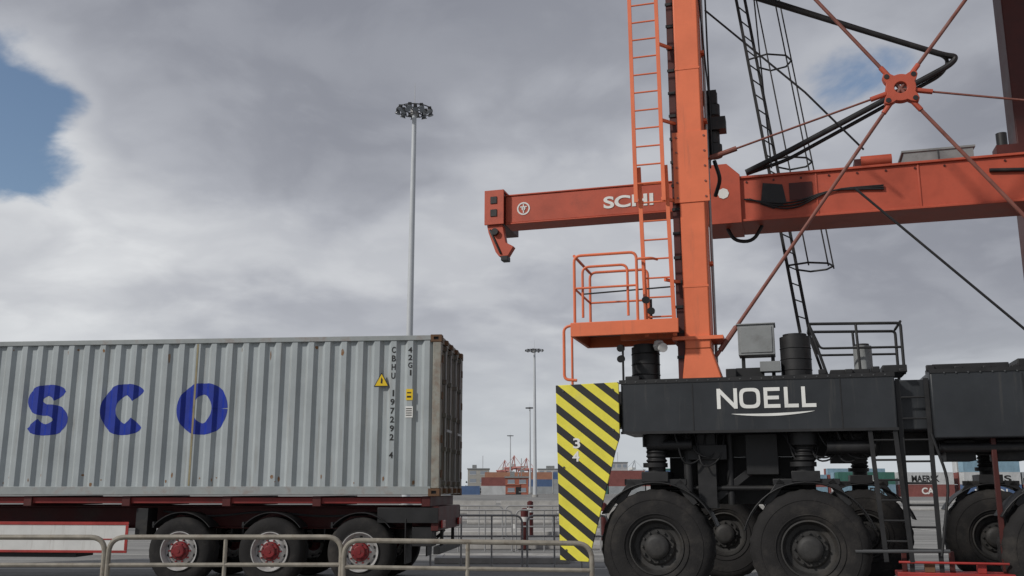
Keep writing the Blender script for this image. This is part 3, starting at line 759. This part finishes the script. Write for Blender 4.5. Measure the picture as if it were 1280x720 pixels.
# ------------------------------------------------------------------ container stacks
cols={'maroon':(.24,.085,.075),'white':(.52,.53,.53),'green':(.05,.15,.12),'blue':(.09,.15,.28),'grey':(.35,.37,.38),'orange':(.40,.20,.13),'sky':(.22,.34,.42)}  # stack colours lightened, air haze painted into the base colour
CM={k:mat('hazed_container_%s'%k,v,.6,var=.2,scale=.5,dirt=(.22,.19,.17),damt=.3) for k,v in cols.items()}
def stack(x,y,nx,nz,pal,rz=0,texts=None,depth=2):
    e=empty('container_stack',(x,y,0),rz); b=MB()
    for i in range(nx):
        hh=nz-(1 if random.random()<.25 else 0)
        for k in range(hh):
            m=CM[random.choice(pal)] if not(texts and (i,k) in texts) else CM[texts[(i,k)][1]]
            for d in range(depth):
                x0=i*12.6;y0=d*2.9;z0=k*2.60
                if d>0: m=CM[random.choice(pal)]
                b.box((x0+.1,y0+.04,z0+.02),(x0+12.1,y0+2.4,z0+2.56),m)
                for f in(0,12.03): b.box((x0+f,y0,z0+.0),(x0+f+.16,y0+.16,z0+2.59),m)
                b.box((x0+.16,y0,z0+2.48),(x0+12.03,y0+.05,z0+2.59),m);b.box((x0+.16,y0,z0),(x0+12.03,y0+.05,z0+.14),m)
                if d==0:
                    for q in range(40): b.box((x0+.25+q*.296,y0+.003,z0+.14),(x0+.38+q*.296,y0+.039,z0+2.48),m)
            if texts and (i,k) in texts:
                t=texts[(i,k)]
                text('container_lettering',t[0],e,(i*12.6+t[3],-.02,k*2.6+(1.35 if '\n' in t[0] else .6)),t[2],1.9 if '\n' in t[0] else 1.4,M_blacktxt if t[1] in('white','grey','sky') else M_whitetxt,depth=.005,bold=.03)
    b.done('containers',e)
pal=['maroon','white','green','blue','grey','grey','maroon','sky']
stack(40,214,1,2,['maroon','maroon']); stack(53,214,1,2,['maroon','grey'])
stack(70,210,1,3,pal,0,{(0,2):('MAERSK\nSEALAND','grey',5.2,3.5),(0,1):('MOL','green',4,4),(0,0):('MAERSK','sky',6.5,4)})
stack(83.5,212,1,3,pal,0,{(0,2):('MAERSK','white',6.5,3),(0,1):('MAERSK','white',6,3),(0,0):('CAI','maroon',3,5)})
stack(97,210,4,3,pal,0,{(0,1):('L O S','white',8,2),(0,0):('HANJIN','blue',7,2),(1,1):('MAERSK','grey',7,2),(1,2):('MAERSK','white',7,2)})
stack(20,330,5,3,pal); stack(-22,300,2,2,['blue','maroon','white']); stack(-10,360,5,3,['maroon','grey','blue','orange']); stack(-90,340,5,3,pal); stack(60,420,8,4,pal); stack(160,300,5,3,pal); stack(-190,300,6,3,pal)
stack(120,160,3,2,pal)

# buildings
def building(x,y,w,d,h,floors,col):
    e=empty('port_building',(x,y,0)); mw=mat('facade',col,.8,var=.15,scale=.3); b=MB(); b.box((0,0,0),(w,d,h),mw); b.box((-.3,-.3,h+.001),(w+.3,d+.3,h+.5),M_greybox); b.done('walls_and_roof',e)
    b=MB(); fh=h/floors; n=max(2,int(w/3.2))
    for f in range(floors):
        for i in range(n):
            x0=(i+.2)*w/n; b.box((x0,-.05,f*fh+fh*.35),(x0+w/n*.6,-.01,f*fh+fh*.8),M_glass)
            b.box((x0-.1,-.12,f*fh+fh*.30),(x0+w/n*.6+.1,-.01,f*fh+fh*.345),M_white)
    b.box((w*.45,-.08,0),(w*.45+1.6,-.052,2.3),M_blackst); b.done('windows_and_door',e)
    b=MB(); b.box((w*.2,d*.3,h+.5),(w*.4,d*.6,h+2),M_greybox); b.cyl((w*.7,d*.5,h+.5),(w*.7,d*.5,h+6),.1,M_galv); b.done('rooftop_plant',e)
building(-19,420,9,10,10,3,(.34,.33,.30)); building(2,470,10,10,9,3,(.5,.5,.48)); building(14,520,22,12,12,3,(.45,.45,.44)); building(-60,460,26,12,9,3,(.35,.33,.30)); building(48,540,16,12,16,4,(.42,.42,.42))
building(95,600,40,15,10,3,(.4,.4,.4)); building(-2,300,7,5,5,2,(.35,.12,.08))
def qcrane(x,y,m,sc_=1):
    e=MB()
    for a in(-8,8):
        for c in(0,16): e.box((a-.6,c-.6,0),(a+.6,c+.6,30),m)
        e.box((a-.5,.6,12),(a+.5,15.4,13.2),m)
    for c in(0,16): e.box((-7.4,c-.5,28),(7.4,c+.5,29.5),m)
    e.beam((-1,-28,30.5),(-1,40,30.5),1.2,1.8,m); e.beam((1.5,-28,30.5),(1.5,40,30.5),1.2,1.8,m)
    e.box((-3,6,31.6),(3.5,18,35),M_white)
    e.beam((0,0,30),(0,3,46),1,1,m); e.beam((0,16,30),(0,3,46),1,1,m); e.beam((0,3,46),(0,-26,31.5),.4,.4,m); e.beam((0,3,46),(0,36,31.5),.4,.4,m)
    e.beam((-8,0,13),(8,0,28),.5,.5,m); e.beam((8,0,13),(-8,0,28),.5,.5,m)
    o=e.done('quay_crane'); o.location=(x,y,0); o.scale=(sc_,)*3; o.rotation_euler[2]=R(20)
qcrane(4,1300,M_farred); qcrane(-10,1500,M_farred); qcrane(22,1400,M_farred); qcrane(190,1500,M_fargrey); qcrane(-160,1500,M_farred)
M_tree=mat('tree_foliage',(.07,.085,.065),.9,var=.5,scale=.3)
b=MB()
for i in range(420):
    x=-700+i*3.6+random.uniform(-2,2); y=760+random.uniform(-20,30); h=random.uniform(3,8)
    for k in range(9):
        c=Vector((x+random.uniform(-3,3),y+random.uniform(-2,2),h*random.uniform(.2,1))); r=random.uniform(.8,1.9)
        a=[c+Vector((random.uniform(-1,1),random.uniform(-1,1),random.uniform(-1,1)))*r for _ in range(4)]
        b.add(a,[(0,1,2),(0,2,3),(0,3,1),(1,3,2)],M_tree)
b.done('distant_treeline')

# ------------------------------------------------------------------ sun + sky
to_sun=Vector((-.82,-.52,.70)).normalized()
sl=bpy.data.lights.new('sun','SUN'); sl.energy=2.5; sl.angle=R(4); sl.color=(1,.965,.91)
so=bpy.data.objects.new('sun',sl); so.rotation_euler=to_sun.to_track_quat('Z','Y').to_euler(); S.collection.objects.link(so)
w=bpy.data.worlds.new('World'); S.world=w; w.use_nodes=True; nt=w.node_tree;N=nt.nodes;L=nt.links
for n_ in list(N): N.remove(n_)
out=N.new('ShaderNodeOutputWorld');bg=N.new('ShaderNodeBackground');bg.inputs['Strength'].default_value=.1;L.new(bg.outputs[0],out.inputs[0])
sky=N.new('ShaderNodeTexSky');sky.sky_type='NISHITA';sky.sun_disc=False
sky.sun_elevation=math.asin(to_sun.z);sky.sun_rotation=math.atan2(to_sun.x,to_sun.y)%(2*math.pi)
tc=N.new('ShaderNodeTexCoord');sp=N.new('ShaderNodeSeparateXYZ');L.new(tc.outputs['Generated'],sp.inputs[0])
def M(op,a,b_=None,clamp=False):
    n=N.new('ShaderNodeMath');n.operation=op;n.use_clamp=clamp
    for i,v in enumerate((a,b_)):
        if v is None: continue
        if isinstance(v,(int,float)): n.inputs[i].default_value=v
        else: L.new(v,n.inputs[i])
    return n.outputs[0]
zc_=M('MAXIMUM',sp.outputs[2],0.0); den=M('ADD',zc_,.28)
cx=M('DIVIDE',sp.outputs[0],den);cy=M('DIVIDE',sp.outputs[1],den)
cb=N.new('ShaderNodeCombineXYZ');L.new(cx,cb.inputs[0]);L.new(cy,cb.inputs[1])
def noise(sc,det,ro,off,dist=.3):
    mp=N.new('ShaderNodeMapping');mp.inputs['Location'].default_value=off;L.new(cb.outputs[0],mp.inputs[0])
    n=N.new('ShaderNodeTexNoise');n.inputs['Scale'].default_value=sc;n.inputs['Detail'].default_value=det;n.inputs['Roughness'].default_value=ro;n.inputs['Distortion'].default_value=dist
    L.new(mp.outputs[0],n.inputs[0]);return n.outputs['Fac']
def ramp(v,a,b_,c=0,d=1,smooth=True):
    n=N.new('ShaderNodeMapRange'); n.interpolation_type='SMOOTHSTEP' if smooth else 'LINEAR'
    n.inputs[1].default_value=a;n.inputs[2].default_value=b_;n.inputs[3].default_value=c;n.inputs[4].default_value=d;L.new(v,n.inputs[0]);return n.outputs[0]
def blob(d,r0,r1):
    v=N.new('ShaderNodeVectorMath');v.operation='DISTANCE';L.new(tc.outputs['Generated'],v.inputs[0]);v.inputs[1].default_value=Vector(d).normalized();return ramp(v.outputs['Value'],r0,r1,1,0)
nA=noise(1.6,10,.50,(3.1,1.7,0),.2); nB=noise(4.2,11,.52,(7.3,2.2,0),.3); nC=noise(.7,3,.5,(1.3,9.2,0),.2)
gap=M('ADD',M('MULTIPLY',blob((-.545,.941,.385),.0,.125),.42),M('MULTIPLY',blob((.336,.853,.40),.0,.12),.15))
gap=M('SUBTRACT',gap,M('MULTIPLY',M('SUBTRACT',nB,.5),.75))
cover=ramp(gap,.14,.27,1,0)
bill=ramp(nA,.44,.60)
bill2=ramp(nB,.38,.66)
br=M('ADD',M('MULTIPLY',bill,.16),M('ADD',M('MULTIPLY',bill2,.09),M('MULTIPLY',nC,.45)))
br=M('SUBTRACT',br,M('MULTIPLY',ramp(zc_,.20,.52),.12))
br=M('ADD',br,M('MULTIPLY',blob((-.46,.86,.24),.03,.26),.17))
br=M('ADD',br,M('MULTIPLY',blob((.05,.93,.22),.03,.32),.09))
br=M('ADD',br,M('MULTIPLY',ramp(gap,.0,.14),.10))
cr=N.new('ShaderNodeValToRGB');L.new(br,cr.inputs[0]);e=cr.color_ramp.elements
e[0].position=.12;e[0].color=(2.4,2.52,2.95,1);e[1].position=.66;e[1].color=(7.1,7.25,7.45,1)
q=e.new(.36);q.color=(4.2,4.36,4.8,1)
hz=N.new('ShaderNodeMixRGB');L.new(ramp(zc_,.0,.20,.8,0),hz.inputs[0]);L.new(cr.outputs[0],hz.inputs[1]);hz.inputs[2].default_value=(5.7,6.05,6.3,1)
mx=N.new('ShaderNodeMixRGB');L.new(cover,mx.inputs[0]);L.new(sky.outputs[0],mx.inputs[1]);L.new(hz.outputs[0],mx.inputs[2])
L.new(mx.outputs[0],bg.inputs[0])

# ------------------------------------------------------------------ camera
cam=bpy.data.cameras.new('camera');co=bpy.data.objects.new('camera',cam);S.collection.objects.link(co)
cam.sensor_width=36;cam.lens=33.75;cam.clip_end=9000;co.location=(0,0,1.5);co.rotation_euler=(R(90+11.86),0,0)
S.camera=co
S.view_settings.view_transform='Standard';S.view_settings.look='None';S.view_settings.exposure=0
